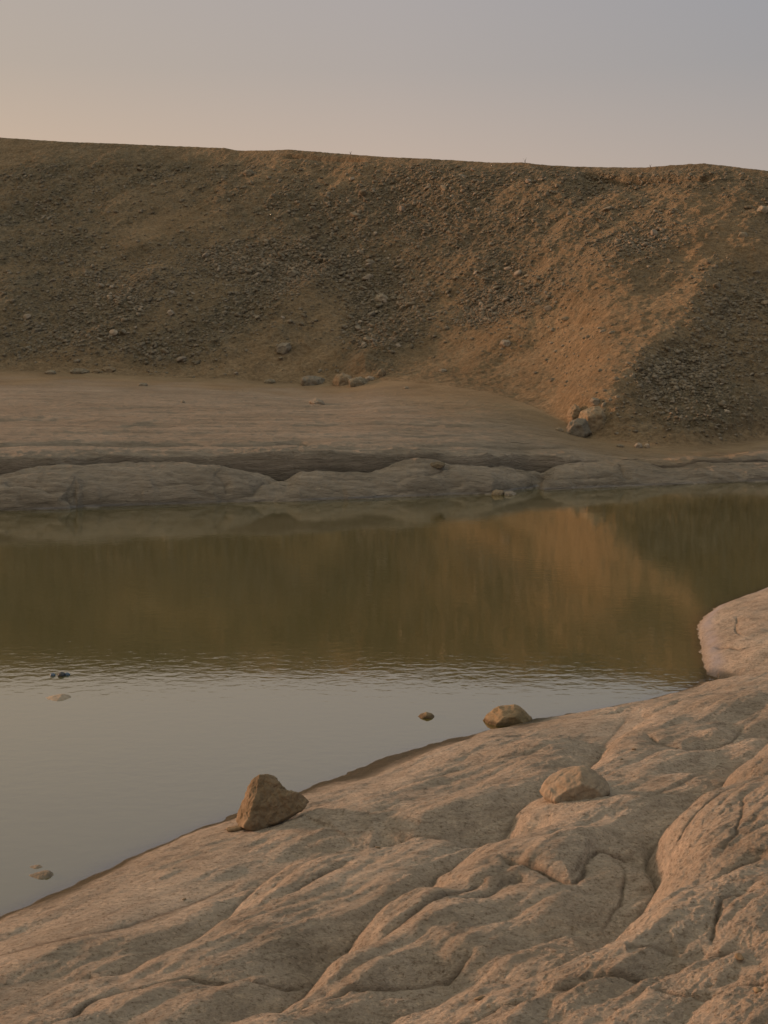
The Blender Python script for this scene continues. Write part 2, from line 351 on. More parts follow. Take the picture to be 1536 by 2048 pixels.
# a low wet strip of rock just right of the leaning stone
lobe2 = smooth(13.3, 13.9, YY)*smooth(2.6, 3.2, XX)
salt = lobe2*np.clip(np.exp(-((U-.10-.03*noise(XX*2, YY*2, seed=9))/.07)**2)*(.7+.6*noise(XX*5, YY*5, seed=8)), 0, .8)
wetb = wetb*(1-.8*lobe2)
g_shelf = dict(px=PXc, D=YY, Z=Z)
shelf = mesh_grid("rock_shelf", np.stack([XX, YY, Z], -1), *Z.shape, M_shelf, mask=(U > -2.2), attrs=dict(crack=CK, wet=smooth(0, .6, wetb), salt=salt))
shelf['kind'] = 'structure'

# ------------------------------------------------------------------ far bank and hill
FPX = cols(1150, -120, 1656, -2600, 4400, 60); nC = len(FPX)
def cv(pts): return np.interp(FPX, [p[0] for p in pts], [p[1] for p in pts])
def sm1(a, n):
    for _ in range(n): a = np.concatenate([a[:1], .25*a[:-2]+.5*a[1:-1]+.25*a[2:], a[-1:]])
    return a
py_w = cv([(-2600,1060),(0,1022),(140,1019),(165,1015),(300,1011),(420,1007),(600,1003),(700,999),(900,991),(985,988),(1000,985),(1075,975),(1085,981),(1250,974),(1400,968),(1536,962),(4400,900)])
py_w = sm1(py_w, 3)
D_w = H*F/(py_w-Y0); D_s = sm1(D_w, 1200)
lobe_c = cv([(-2600,955),(-200,960),(0,953),(60,938),(120,932),(250,929),(350,926),(440,929),(480,936),(520,946),(550,959),(575,961),(600,946),(640,941),(740,944),(768,941),(833,921),(870,922),(898,930),(988,935),(1050,940),(1070,943),(1082,948),(1092,944),(1128,932),(1180,926),(1233,923),(1330,936),(1400,930),(1536,925),(4400,870)])
edge = sm1(cv([(-2600,925),(-200,920),(0,914),(100,912),(210,909),(350,910),(450,908),(560,904),(700,905),(800,905),(950,907),(1090,909),(1160,914),(1233,919),(1330,920),(1536,908),(4400,860)]), 120)
strength = sm1(cv([(-2600,1),(1100,1),(1235,.15),(1300,.0),(4400,0)]), 60)
base_y = sm1(cv([(-2600,735),(0,747),(150,752),(300,757),(450,762),(560,770),(640,773),(700,772),(760,762),(850,766),(950,776),(1030,797),(1080,822),(1110,845),(1180,880),(1280,897),(1400,902),(1480,893),(1536,880),(1700,850),(2300,820),(4400,800)]), 900)
base_D = sm1(cv([(-2600,60),(0,58),(600,56),(760,54),(900,51),(1030,47.5),(1110,43.5),(1180,40.3),(1280,39.0),(1400,39),(1536,40.5),(1700,43),(4400,46)]), 1500)
edge_D = D_s+1.99+.3*(1-strength)
ridge_y = cv([(-2600,230),(-600,255),(0,275),(120,283),(250,288),(340,292),(450,296),(455,297),(475,301),(545,301),(575,299),(640,304),(690,308),(768,314),(850,317),(980,325),(1040,325),(1060,326),(1100,331),(1180,334),(1290,335),(1340,331),(1400,327),(1450,331),(1536,342),(1800,370),(4400,420)])
ridge_y = sm1(ridge_y, 2)
ridge_D = .94*sm1(cv([(-2600,120),(0,96),(400,90),(768,81),(1100,73),(1536,64),(2200,60),(4400,55)]), 400)
zof = lambda py, D: H-D*(py-Y0)/F
lobe_c = sm1(lobe_c, 6)
zc = zof(lobe_c, D_s+1.5)
flat_y1 = edge-14; D_f1 = edge_D+1.1
seg = []   # rows of (D, z)
def lin(Da, za, Db, zb, n, f=lambda t: t, g=lambda t: t, last=False):
    for i in range(n+(1 if last else 0)):
        t = i/n; seg.append((Da+(Db-Da)*f(t), za+(zb-za)*g(t)))
z0 = np.zeros(nC)
lin(D_w-2.5, z0-.6, D_w, z0-.0, 14)
i_w = len(seg)
lin(D_w, z0, D_s+1.5, zc, 130, f=lambda t: (1-math.cos(t*math.pi/2)), g=lambda t: math.sin(t*math.pi/2)**.9)   # rounded lobe
lin(D_s+1.5, zc, D_s+1.84, zc-.26*strength, 22, g=lambda t: t*t)
ze = zof(edge, edge_D)
lin(D_s+1.84, zc-.26*strength, edge_D, ze, 45, f=lambda t: t**2.4*1.0, g=lambda t: math.sin(t*math.pi/2)**.8)
i_e = len(seg)
zf1 = zof(edge-13*np.clip((edge-base_y)/60, 0, 1)**1, D_f1)
D_f1 = np.minimum(D_f1, edge_D+(base_D-edge_D)*.5)
zf1 = np.minimum(ze+.10, zf1)
lin(edge_D, ze, D_f1, zf1, 30)
zb = zof(base_y, base_D)
lin(D_f1, zf1, base_D, zb, 190, g=lambda t: t)
i_b = len(seg)
zr = zof(ridge_y, ridge_D); toe = sm1(cv([(-2600,0),(620,0),(850,1),(1080,1),(1200,.3),(4400,0)]), 200)
lin(base_D, zb, ridge_D, zr, 560, f=lambda t: t**1.05, g=lambda t: t-(.035+.08*toe)*math.sin(math.pi*t)-.055*toe*math.sin(2*math.pi*t)+.012*math.sin(2*math.pi*t))
i_r = len(seg)
lin(ridge_D, zr, ridge_D+14, zr-.7, 30, g=lambda t: t*t)
lin(ridge_D+14, zr-.7, ridge_D+900, zr-2, 12, f=lambda t: t*t, last=True)
D2 = np.array([s[0] for s in seg]); Z2 = np.array([s[1] for s in seg]); nR = len(seg)
# soften the change of slope at the hill foot
A, B = i_e+45, i_r-3
for _ in range(80):
    for a in (D2, Z2): a[A:B] = .25*a[A-2:B-2]+.5*a[A:B]+.25*a[A+2:B+2]
toeW = sm1(np.interp(FPX, [-2600,700,860,1060,1140,4400], [0,0,1,1,0,0]), 800)[None]
for a in (D2, Z2):
    q_ = a.copy()
    for _ in range(60): q_[A+8:B-8] = .25*q_[A:B-16]+.5*q_[A+8:B-8]+.25*q_[A+16:B]
    for _ in range(60): q_[A:B, 8:-8] = .25*q_[A:B, :-16]+.5*q_[A:B, 8:-8]+.25*q_[A:B, 16:]
    a[:] = a*(1-toeW)+q_*toeW
for _ in range(3):
    for a in (Z2,): a[i_w+2:i_e+30] = .25*a[i_w+1:i_e+29]+.5*a[i_w+2:i_e+30]+.25*a[i_w+3:i_e+31]
PXf = np.tile(FPX, (nR, 1)); rows = np.arange(nR)[:, None]+np.zeros(nC)[None]
X2 = (PXf-768)/F*D2
PYf = Y0+F*(H-Z2)/D2
footw = cv([(-2600,26),(600,30),(760,45),(900,105),(1060,105),(1150,60),(1536,35),(4400,30)])
# ridges and gullies of the hill (photo coordinates of their crests; displacement in metres)
hw = (smooth(i_b-20, i_b+60, rows)*(1-toeW)+toeW*smooth(i_b+20, i_b+200, rows))*smooth(i_r, i_r-70, rows)
SP = [([(1640,430),(1500,540),(1400,625),(1290,715),(1225,790),(1150,870)], .6, 60, 120),
      ([(1330,470),(1250,530),(1120,605),(1045,650),(985,700),(940,740)], .55, 60, 50),
      ([(1010,500),(900,570),(830,640),(775,700),(735,750)], .5, 60, 45),
      ([(700,500),(620,570),(560,640),(500,700),(430,745)], .40, 60, 50),
      ([(420,520),(330,580),(240,650),(150,705),(40,745)], .45, 60, 55),
      ([(100,560),(20,630),(-60,690),(-140,740)], .45, 60, 55),
      ([(1560,820),(1480,850),(1380,890)], .35, 50, 60),
      ([(1790,500),(1700,620),(1620,740),(1560,860)], .5, 90, 90)]
wpx = PXf+26*fbm(X2*.25, D2*.25, Z2*.25, o=4, seed=101); wpy = PYf+26*fbm(X2*.25+40, D2*.25, Z2*.25, o=4, seed=105)
rid = np.zeros_like(Z2)
for P, amp, wl, wr in SP:
    s, a = polydist(wpx.astype(np.float32), wpy.astype(np.float32), P[::-1])
    w = np.where(s < 0, wl, wr); rid += amp*np.exp(-(np.abs(s)/w)**1.5)*smooth(-.02, .25, 1-a)
big = .42*fbm(X2*.16, Z2*.22, D2*.10, o=3, seed=111)
dg = X2*.75+Z2*.66; dn = X2*.66-Z2*.9     # fall lines lean down to the left
med = .26*fbm(dn*.55, dg*.16, D2*.15, o=4, seed=121)-.20*np.abs(noise(dn*.9, dg*.14, D2*.2, seed=125))
med2 = .09*fbm(X2*1.3, Z2*1.3, D2*1.3, o=4, seed=131)
# scree mask
patches = [(1360,770,90,80,.8),(1500,640,90,70,.6),(1060,600,70,50,.9),(990,660,50,60,.8),(780,600,70,60,.9),(740,690,60,60,.7),(640,470,230,120,.55),(300,330,260,45,.5),(1000,390,260,70,.6),(1290,500,120,60,.65),(80,440,140,90,.6),
           (180,620,190,70,.6),(460,640,90,55,.7),(560,540,120,50,.6),(1320,360,230,25,.7),(340,700,70,30,.5),(60,700,70,30,.5),(1450,820,110,60,.6),(900,460,170,80,.5)]
sandp = [(1120,700,190,60,1.4),(1000,785,150,60,1.5),(960,740,110,40,1),(1280,590,140,45,.7),(1420,520,120,40,.7),(520,740,110,30,.9),(660,620,60,70,.6),(330,460,120,50,.4),(900,600,40,70,.6),(1180,770,60,70,.9),(420,310,60,25,.6),(1240,450,60,30,.4),(1040,380,80,20,.5),(1400,440,120,40,.5),(250,730,120,25,.7),(640,340,100,14,.5)]
scree = np.full(Z2.shape, .40, np.float32)
for cx_, cy_, rx, ry, a in patches: scree += a*.75*np.exp(-((wpx-cx_)/rx)**2-((wpy-cy_)/ry)**2)
for cx_, cy_, rx, ry, a in sandp: scree -= a*.75*np.exp(-((wpx-cx_)/rx)**2-((wpy-cy_)/ry)**2)
scree = np.clip(scree+.55*fbm(dn*.6, dg*.2, D2*.2, o=4, seed=141), 0, 1)*smooth(i_b-6, i_b+40, rows)
fine = (.045+.075*scree)*fbm(X2*3.2, Z2*3.2, D2*3.2, o=4, seed=151)+.035*scree*fbm(X2*7, Z2*7, D2*7, o=2, seed=155, ridged=True)
disp = hw*(rid+big+med)+smooth(i_b-5, i_b+25, rows)*(.25+.75*smooth(i_r+8, i_r-60, rows))*smooth(i_r+30, i_r+10, rows)*(med2*.8+fine)
# broken edge just under the crest on the right
lp = [(1150,352),(1200,350),(1250,356),(1320,358),(1400,362),(1440,356)]
s, a = polydist(wpx.astype(np.float32)*.3+PXf.astype(np.float32)*.7, (PYf+.25*(wpy-PYf)).astype(np.float32), lp)
disp -= .5*np.exp(-(s/5.0)**2)*smooth(0, .15, a)*smooth(0, .15, 1-a)*(rows > i_b)
s, a = polydist(PXf.astype(np.float32), PYf.astype(np.float32), [(560,312),(620,315),(690,318),(740,322)])
disp -= .25*np.exp(-(s/3.0)**2)*smooth(0, .15, a)*smooth(0, .15, 1-a)*(rows > i_b)
D3 = D2-.62*disp; Z3 = Z2+.78*disp
X3 = X2-(.0)*disp
# bank: creases, lobes, long low steps on the flat
bw = smooth(i_w-2, i_w+10, rows)*smooth(i_b+10, i_b-40, rows)
ckb = np.zeros_like(Z3)
def spx(px_, py_, D, Zz, PX):
    c = int(np.argmin(np.abs(PX-px_))); p = Y0+F*(H-Zz[:, c])/np.maximum(D[:, c], .5)
    k = np.nonzero((p <= py_) & (D[:, c] > .5) & (p > 0))[0]; k = k[0]
    return (PX[c]-768)/F*D[k, c], D[k, c], Zz[k, c], c, k
CB = [([(128,976),(140,985),(150,998),(153,1016)], .13, .12),([(0,972),(60,968),(100,974),(135,975),(160,972)], .10, .12),([(424,1006),(424,994),(450,982),(500,972),(548,960)], .10, .13),
      ([(545,960),(590,952),(640,944)], .07, .10),([(1078,978),(1082,962),(1086,950)], .12, .16),([(380,985),(440,978),(505,985),(555,1000)], .05, .10),([(190,1010),(215,1000),(240,994),(290,1000)], .05, .09),
      ([(560,968),(610,966),(660,972),(700,985)], .05, .10),([(600,1002),(650,990),(700,988)], .05, .09),([(740,984),(800,975),(860,973),(930,962)], .06, .10),([(830,990),(870,977),(930,980),(975,985)], .05, .09),
      ([(1100,960),(1150,952),(1200,946),(1260,948)], .07, .12),([(1140,975),(1190,962),(1260,960),(1320,966)], .05, .10),([(1240,928),(1245,942),(1262,950)], .05, .09),([(1330,955),(1380,948),(1440,955),(1500,950)], .05, .14),
      ([(770,960),(820,948),(880,938),(900,932)], .07, .12),([(300,970),(380,962),(470,958)], .05, .12),([(30,1005),(70,1000),(110,1004)], .04, .08),([(430,945),(450,955),(452,972)], .04, .09)]
msk_b = (rows > i_w-14) & (rows < i_b)
Xb = X3[i_w-14:i_b].astype(np.float32); Db_ = D3[i_w-14:i_b].astype(np.float32)
wbx = Xb+.10*fbm(Xb*1.6, Db_*1.6, o=3, seed=201); wby = Db_+.10*fbm(Xb*1.6+9, Db_*1.6, o=3, seed=205)
zadd = np.zeros_like(Xb); ck_ = np.zeros_like(Xb)
for P, dp, w in CB:
    PW = [spx(a, b, D3, Z3, FPX)[:2] for a, b in P]
    s, a = polydist(wbx, wby, PW); tp = smooth(0, .1, a)*smooth(0, .1, 1-a)
    zadd -= dp*1.6*np.exp(-np.abs(s)/(w*1.3))*tp; ck_ = np.maximum(ck_, np.exp(-(s/.035)**2)*tp*.9)
# undercut shade at the foot of the upper ledge, painted in as a dark seam
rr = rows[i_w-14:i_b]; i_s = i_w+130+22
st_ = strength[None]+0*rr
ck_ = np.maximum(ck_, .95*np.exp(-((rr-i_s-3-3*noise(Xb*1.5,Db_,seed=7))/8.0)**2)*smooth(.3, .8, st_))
# long low steps across the flat
for P, dp, w in [([(-300,882),(0,890),(250,888),(420,890),(540,886),(600,884),(655,890)], .10, .12),([(-300,836),(0,838),(100,838),(180,840)], .06, .15),([(560,851),(680,849),(768,848),(900,853),(1050,852)], .05, .14),
                 ([(820,893),(900,892),(1050,894),(1160,899)], .07, .12),([(290,846),(340,850),(380,853)], .05, .3),([(560,886),(600,884),(640,888)], .12, .2),([(150,820),(300,816),(450,822)], .03, .2),([(700,872),(850,870),(1000,876)], .03, .15),([(200,865),(350,868),(500,866)], .03, .15),
                 ([(600,820),(750,826),(900,822)], .02, .2),([(1250,925),(1350,922),(1440,930)], .06, .2),([(1300,905),(1380,910),(1480,906)], .04, .2)]:
    PW = [spx(a, b, D3, Z3, FPX)[:2] for a, b in P]
    s, a = polydist(Xb+.3*fbm(Xb*.5, Db_*.5, o=3, seed=301), Db_+.35*fbm(Xb*.5, Db_*.5, o=4, seed=305), PW); tp = smooth(0, .15, a)*smooth(0, .15, 1-a)
    zadd -= dp*tp*np.where(s > 0, np.exp(-np.abs(s)/(w*5)), np.exp(-np.abs(s)/w*1.2)); ck_ = np.maximum(ck_, np.exp(-(s/.09)**2)*tp*.55*min(1, dp/.08))
landb = smooth(i_w-14, i_w+8, rr)
zadd -= landb*(.07*np.abs(noise(Xb*.35, Db_*1.9, seed=241))+.04*np.abs(noise(Xb*.9, Db_*4.5, seed=243))-.02)*smooth(i_b-20, i_b-90, rr)
zadd += landb*(.10*fbm(Xb*.6, Db_*1.6, o=4, seed=211)*smooth(i_e+60, i_e-10, rr)+.035*fbm(Xb*2.4, Db_*2.4, Z3[i_w-14:i_b]*5, o=4, seed=221, ridged=True)*(.35+.65*smooth(i_e+40, i_e, rr))
               +.035*fbm(Xb*.14, Db_*.5, o=4, seed=231)*smooth(i_e, i_e+60, rr)*smooth(i_b-i_w+14+i_w-14, i_b-60, rr))
Z3[i_w-14:i_b] += zadd*smooth(i_b, i_b-50, rr); ckb[i_w-14:i_b] = ck_
bz = np.clip(zadd, -.3, .3)
sandm = smooth(i_e+2, i_e+90, rows+30*noise(X2*.3, D2*.3, seed=401))*.95+.15
saltb = np.exp(-((Z3-.035)/.025)**2)*np.clip(.45+1.2*noise(X3*1.1, D3*1.1, seed=411), 0, 1)*(rows > i_w-5)*(rows < i_w+60)
V3 = np.stack([X3, D3, Z3], -1)
bank = mesh_grid("far_bank", V3[:i_b+1], i_b+1, nC, M_bank, attrs=dict(sand=np.clip(sandm, 0, 1)[:i_b+1], crack=ckb[:i_b+1], salt=saltb[:i_b+1], foot=smooth(footw+0*rows, 0*rows, PYf-base_y+18*fbm(X2*.4, D2*.4, o=4, seed=421))[:i_b+1]))
bank['kind'] = 'structure'
hill = mesh_grid("hillside", V3[i_b:], nR-i_b, nC, M_hill, attrs=dict(scree=scree[i_b:]))
hill['kind'] = 'structure'

# ------------------------------------------------------------------ water
M_water, t, b = new_mat("murky_water"); P_ = pos(t)
o_ = [n for n in t.nodes if n.type == 'OUTPUT_MATERIAL'][0]; t.nodes.remove(b)
h1 = tex_noise(t, 6.2, 3, .5, mapping(t, P_, (1, 1.25, 1)), .3)
h2 = tex_noise(t, .9, 2, .5, P_)
calm = N(t, 'ShaderNodeMapRange'); t.links.new(tex_noise(t, .35, 2, .5, mapping(t, P_, (.5,1,1))), calm.inputs[0])
calm.inputs[1].default_value = .35; calm.inputs[2].default_value = .65; calm.inputs[3].default_value = .55; calm.inputs[4].default_value = 1.0
hgt = mth(t, 'ADD', mth(t, 'MULTIPLY', h1, calm.outputs[0]), mth(t, 'MULTIPLY', h2, 1.2))
nb = bump(t, hgt, 1.0, .0014)
gl = N(t, 'ShaderNodeBsdfGlossy'); gl.inputs['Roughness'].default_value = .035; gl.inputs['Color'].default_value = (.99,.97,.91,1); t.links.new(nb, gl.inputs['Normal'])
df = N(t, 'ShaderNodeBsdfDiffuse'); df.inputs['Color'].default_value = (.085,.078,.020,1)
tr = N(t, 'ShaderNodeBsdfTransparent'); tr.inputs['Color'].default_value = (.75,.62,.40,1)
m1 = N(t, 'ShaderNodeMixShader'); t.links.new(attr(t, 'clear'), m1.inputs[0]); t.links.new(df.outputs[0], m1.inputs[1]); t.links.new(tr.outputs[0], m1.inputs[2])
fr = N(t, 'ShaderNodeFresnel'); fr.inputs['IOR'].default_value = 1.33; t.links.new(nb, fr.inputs['Normal'])
m2 = N(t, 'ShaderNodeMixShader'); t.links.new(mth(t, 'POWER', fr.outputs[0], .5), m2.inputs[0]); t.links.new(m1.outputs[0], m2.inputs[1]); t.links.new(gl.outputs[0], m2.inputs[2])
t.links.new(m2.outputs[0], o_.inputs[0])
wpc = cols(420, -120, 1656, -6000, 6000, 20); wyr = np.concatenate([np.linspace(2.5, 6, 20), np.exp(np.linspace(math.log(6.05), math.log(20), 420)), np.linspace(20.5, 60, 30)])
WP, WY = np.meshgrid(wpc, wyr); WX = (WP-768)/F*WY
wu = u_of(WX.astype(np.float32), WY.astype(np.float32))
clr = np.exp(-np.maximum(-wu, 0)*.22/.018)*(wu > -1.2)
water = mesh_grid("water", np.stack([WX, WY, 0*WX], -1), *WX.shape, M_water, attrs=dict(clear=clr)); water['kind'] = 'structure'

# ------------------------------------------------------------------ stones
def put(o, label, cat, group=None):
    o['label'] = label; o['category'] = cat
    if group: o['group'] = group
    return o
def hull_mesh(name, hulls, vox, amp, freq, seed, mat, smooth_n=1):
    bm = bmesh.new()
    for H_ in hulls:
        vs = [bm.verts.new(p) for p in H_]
        r = bmesh.ops.convex_hull(bm, input=vs)
        bmesh.ops.delete(bm, geom=list({g for g in r['geom_interior'] if isinstance(g, bmesh.types.BMVert)}), context='VERTS')
    me = bpy.data.meshes.new(name); bm.to_mesh(me); bm.free()
    tmp = bpy.data.objects.new(name, me); COL.objects.link(tmp)
    md = tmp.modifiers.new('r', 'REMESH'); md.mode = 'VOXEL'; md.voxel_size = vox
    dg_ = bpy.context.evaluated_depsgraph_get(); e = tmp.evaluated_get(dg_); m2_ = bpy.data.meshes.new_from_object(e)
    bpy.data.objects.remove(tmp); bpy.data.meshes.remove(me)
    bm = bmesh.new(); bm.from_mesh(m2_)
    for _ in range(smooth_n): bmesh.ops.smooth_vert(bm, verts=bm.verts, factor=.5, use_axis_x=True, use_axis_y=True, use_axis_z=True)
    bm.normal_update(); bm.to_mesh(m2_)
    co = np.array([v.co for v in bm.verts], np.float32); no = np.array([v.normal for v in bm.verts], np.float32); bm.free()
    x, y, z = co.T*freq
    d = fbm(x+seed, y, z, o=4, seed=seed)*.8+.7*fbm(x*1.3, y*1.3+seed, z*1.3, o=3, seed=seed+5, ridged=True)-.25
    # chipped flat facets
    d += .5*(np.abs(noise(x*.7+3, y*.7, z*.7, seed+9)) > .16)*.6
    co = co+no*(d*amp)[:, None]
    m2_.vertices.foreach_set('co', co.reshape(-1)); m2_.update(); m2_.shade_smooth()
    m2_.materials.clear(); m2_.materials.append(mat); m2_.name = name
    return m2_
def sil(pts, c, D, th, k=.62, skew=0.0):
    """silhouette given round c (photo pixels) at distance D -> solid hull of real thickness"""
    s_ = D/F; P = [((x-c[0])*s_, (c[1]-y)*s_) for x, y in pts]
    mx_ = sum(p[0] for p in P)/len(P); mz = sum(p[1] for p in P)/len(P)
    out_ = [(x, 0, z) for x, z in P]
    for sy, kk in ((-.5, k), (.5, k), (-.28, .9), (.28, .9)):
        out_ += [(mx_+(x-mx_)*kk+skew*sy*th, sy*th, mz+(z-mz)*kk-(abs(sy)*.12*th)) for x, z in P]
    return out_
def place(name, me, loc, label, cat, rz=0, group=None):
    o = bpy.data.objects.new(name, me); COL.objects.link(o); o.location = loc; o.rotation_euler = (0, 0, rz)
    return put(o, label, cat, group)
def on_shelf(px, py):
    return spx(px, py, g_shelf['D'], g_shelf['Z'], g_shelf['px'])[:3]
def on_far(px, py):
    return spx(px, py, D3, Z3, FPX)[:3]

# the leaning wedge stone
x, y, z = on_shelf(535, 1650); k = y/F; c0 = (535, 1652)
def w3(l): return [((a-c0[0])*k, d, (c0[1]-b_)*k) for a, b_, d in l]
A_ = w3([(505,1560,.02),(520,1552,.0),(542,1553,.02),(556,1567,.0),(572,1583,.0),(516,1578,-.05),(509,1603,-.10),(505,1625,-.125),(492,1642,-.13),(476,1652,-.02),(469,1650,.10),(484,1615,.10),(493,1583,.06),
         (515,1656,-.11),(560,1642,-.05),(556,1600,-.03),(545,1570,.13),(560,1640,.15),(500,1640,.17),(512,1570,.11)])
B_ = w3([(556,1578,-.02),(592,1585,-.02),(604,1591,.0),(618,1606,.01),(611,1615,-.02),(595,1626,.0),(575,1637,-.03),(520,1652,-.10),(530,1604,-.085),(565,1594,-.02),(590,1598,.09),(595,1618,.10),(540,1600,.12),(540,1642,.12)])
place("stone", hull_mesh("wedge_stone", [A_, B_], .0042, .0105, 15, 5, M_rock, 0), (x, y, z+.0), "angular brown wedge stone leaning on the pale rock shelf at the water's edge, pointing right", "stone")
x, y, z = on_shelf(475, 1661)
place("stone", hull_mesh("sliver", [sil([(451,1660),(455,1657),(480,1653),(492,1652),(490,1658),(470,1663),(455,1664)], (475,1661), y, .05)], .004, .003, 30, 8, M_rock), (x, y, z+.006), "thin dark sliver of stone poking out under the left tip of the wedge stone", "stone")
# rounded stone on the shelf
x, y, z = on_shelf(1150, 1592)
S2 = sil([(1086,1594),(1082,1584),(1090,1572),(1104,1558),(1130,1542),(1163,1529),(1177,1531),(1196,1540),(1212,1553),(1222,1566),(1224,1576),(1200,1590),(1150,1598),(1105,1600)], (1150,1592), y, .36, .66)
place("stone", hull_mesh("round_stone", [[(p[0], p[1], p[2]*.86) for p in S2]], .0055, .013, 8, 15, M_rockg, 1), (x, y+.09, z-.02), "rounded grey-brown stone resting among the folds of the pale rock shelf on the right", "stone")
# stone in the water
D = H*F/(1441-Y0); x = (1016-768)/F*D
S3 = sil([(966,1442),(972,1432),(985,1420),(997,1413),(1012,1416),(1030,1411),(1042,1415),(1054,1427),(1065,1437),(1065,1446),(1040,1452),(1000,1454)], (1016,1441), D, .34, .6)
place("stone", hull_mesh("shore_stone", [S3], .007, .011, 11, 25, M_wetrock, 1), (x, D, .0), "jagged brown stone half in the water where it touches the rock shelf", "stone")
D = H*F/(1433-Y0); x = (852-768)/F*D
S4 = sil([(834,1435),(842,1428),(853,1424),(864,1427),(869,1432),(866,1438),(840,1439)], (852,1433), D, .14)
place("stone", hull_mesh("water_stone", [S4], .005, .003, 22, 35, M_wetrock), (x, D, .0), "small dark stone just breaking the surface left of the jagged shore stone", "stone")
# pale slab barely awash
D = H*F/(1395-Y0); x = (116-768)/F*D
S5 = sil([(84,1396),(95,1393),(110,1390),(124,1388),(136,1391),(146,1395),(130,1400),(98,1400)], (116,1395), D, .30)
place("stone", hull_mesh("awash_slab", [S5], .008, .004, 12, 45, M_pale), (x, D, -.005), "low pale grey stone barely awash in front of the dark floating debris", "stone")
D = H*F/(1750-Y0); x = (81-768)/F*D
S6 = sil([(52,1750),(60,1744),(72,1745),(84,1739),(98,1738),(109,1745),(104,1754),(84,1758),(62,1757)], (81,1750), D, .13)
place("stone", hull_mesh("awash_stone", [S6], .004, .005, 24, 55, M_rockg), (x, D, -.016), "low tan stone awash near the left shore, the larger and nearer of a pair", "stone")
D = H*F/(1734-Y0); x = (76-768)/F*D
S7 = sil([(53,1734),(62,1729),(76,1728),(92,1731),(96,1735),(76,1738),(58,1738)], (76,1734), D, .10)
place("stone", hull_mesh("awash_stone", [S7], .004, .003, 24, 65, M_rockg), (x, D, -.012), "flat tan stone awash near the left shore, the thinner and farther of a pair", "stone")

# dark floating debris
M_blk, t, b = new_mat("black_plastic"); b.inputs['Base Color'].default_value = (.008,.009,.012,1); b.inputs['Roughness'].default_value = .4
M_blu, t, b = new_mat("blue_plastic"); b.inputs['Base Color'].default_value = (.05,.085,.13,1); b.inputs['Roughness'].default_value = .45
D = H*F/(1351-Y0); x = (122-768)/F*D
deb = bpy.data.objects.new("floating_debris", None); COL.objects.link(deb); deb.location = (x, D, 0)
put(deb, "dark lump of debris with pale blue scraps floating in the rippled water at the left edge", "debris")
def child(n, me, par, loc=(0,0,0), rz=0):
    o = bpy.data.objects.new(n, me); COL.objects.link(o); o.parent = par; o.location = loc; o.rotation_euler = (0,0,rz); return o
child("lump", hull_mesh("lump", [sil([(115,1350),(117,1344),(123,1341),(129,1344),(131,1349),(126,1353),(118,1353)], (122,1349), D, .09)], .006, .003, 20, 75, M_blk), deb)
sc1 = hull_mesh("scrap", [sil([(100,1349),(101,1345),(106,1344),(111,1347),(110,1350),(104,1351)], (105,1349), D, .05)], .005, .003, 26, 85, M_blu)
child("scrap", sc1, deb, ((105-122)/F*D, 0, 0)); child("scrap", sc1, deb, ((133-122)/F*D, .02, .0), 1.1)

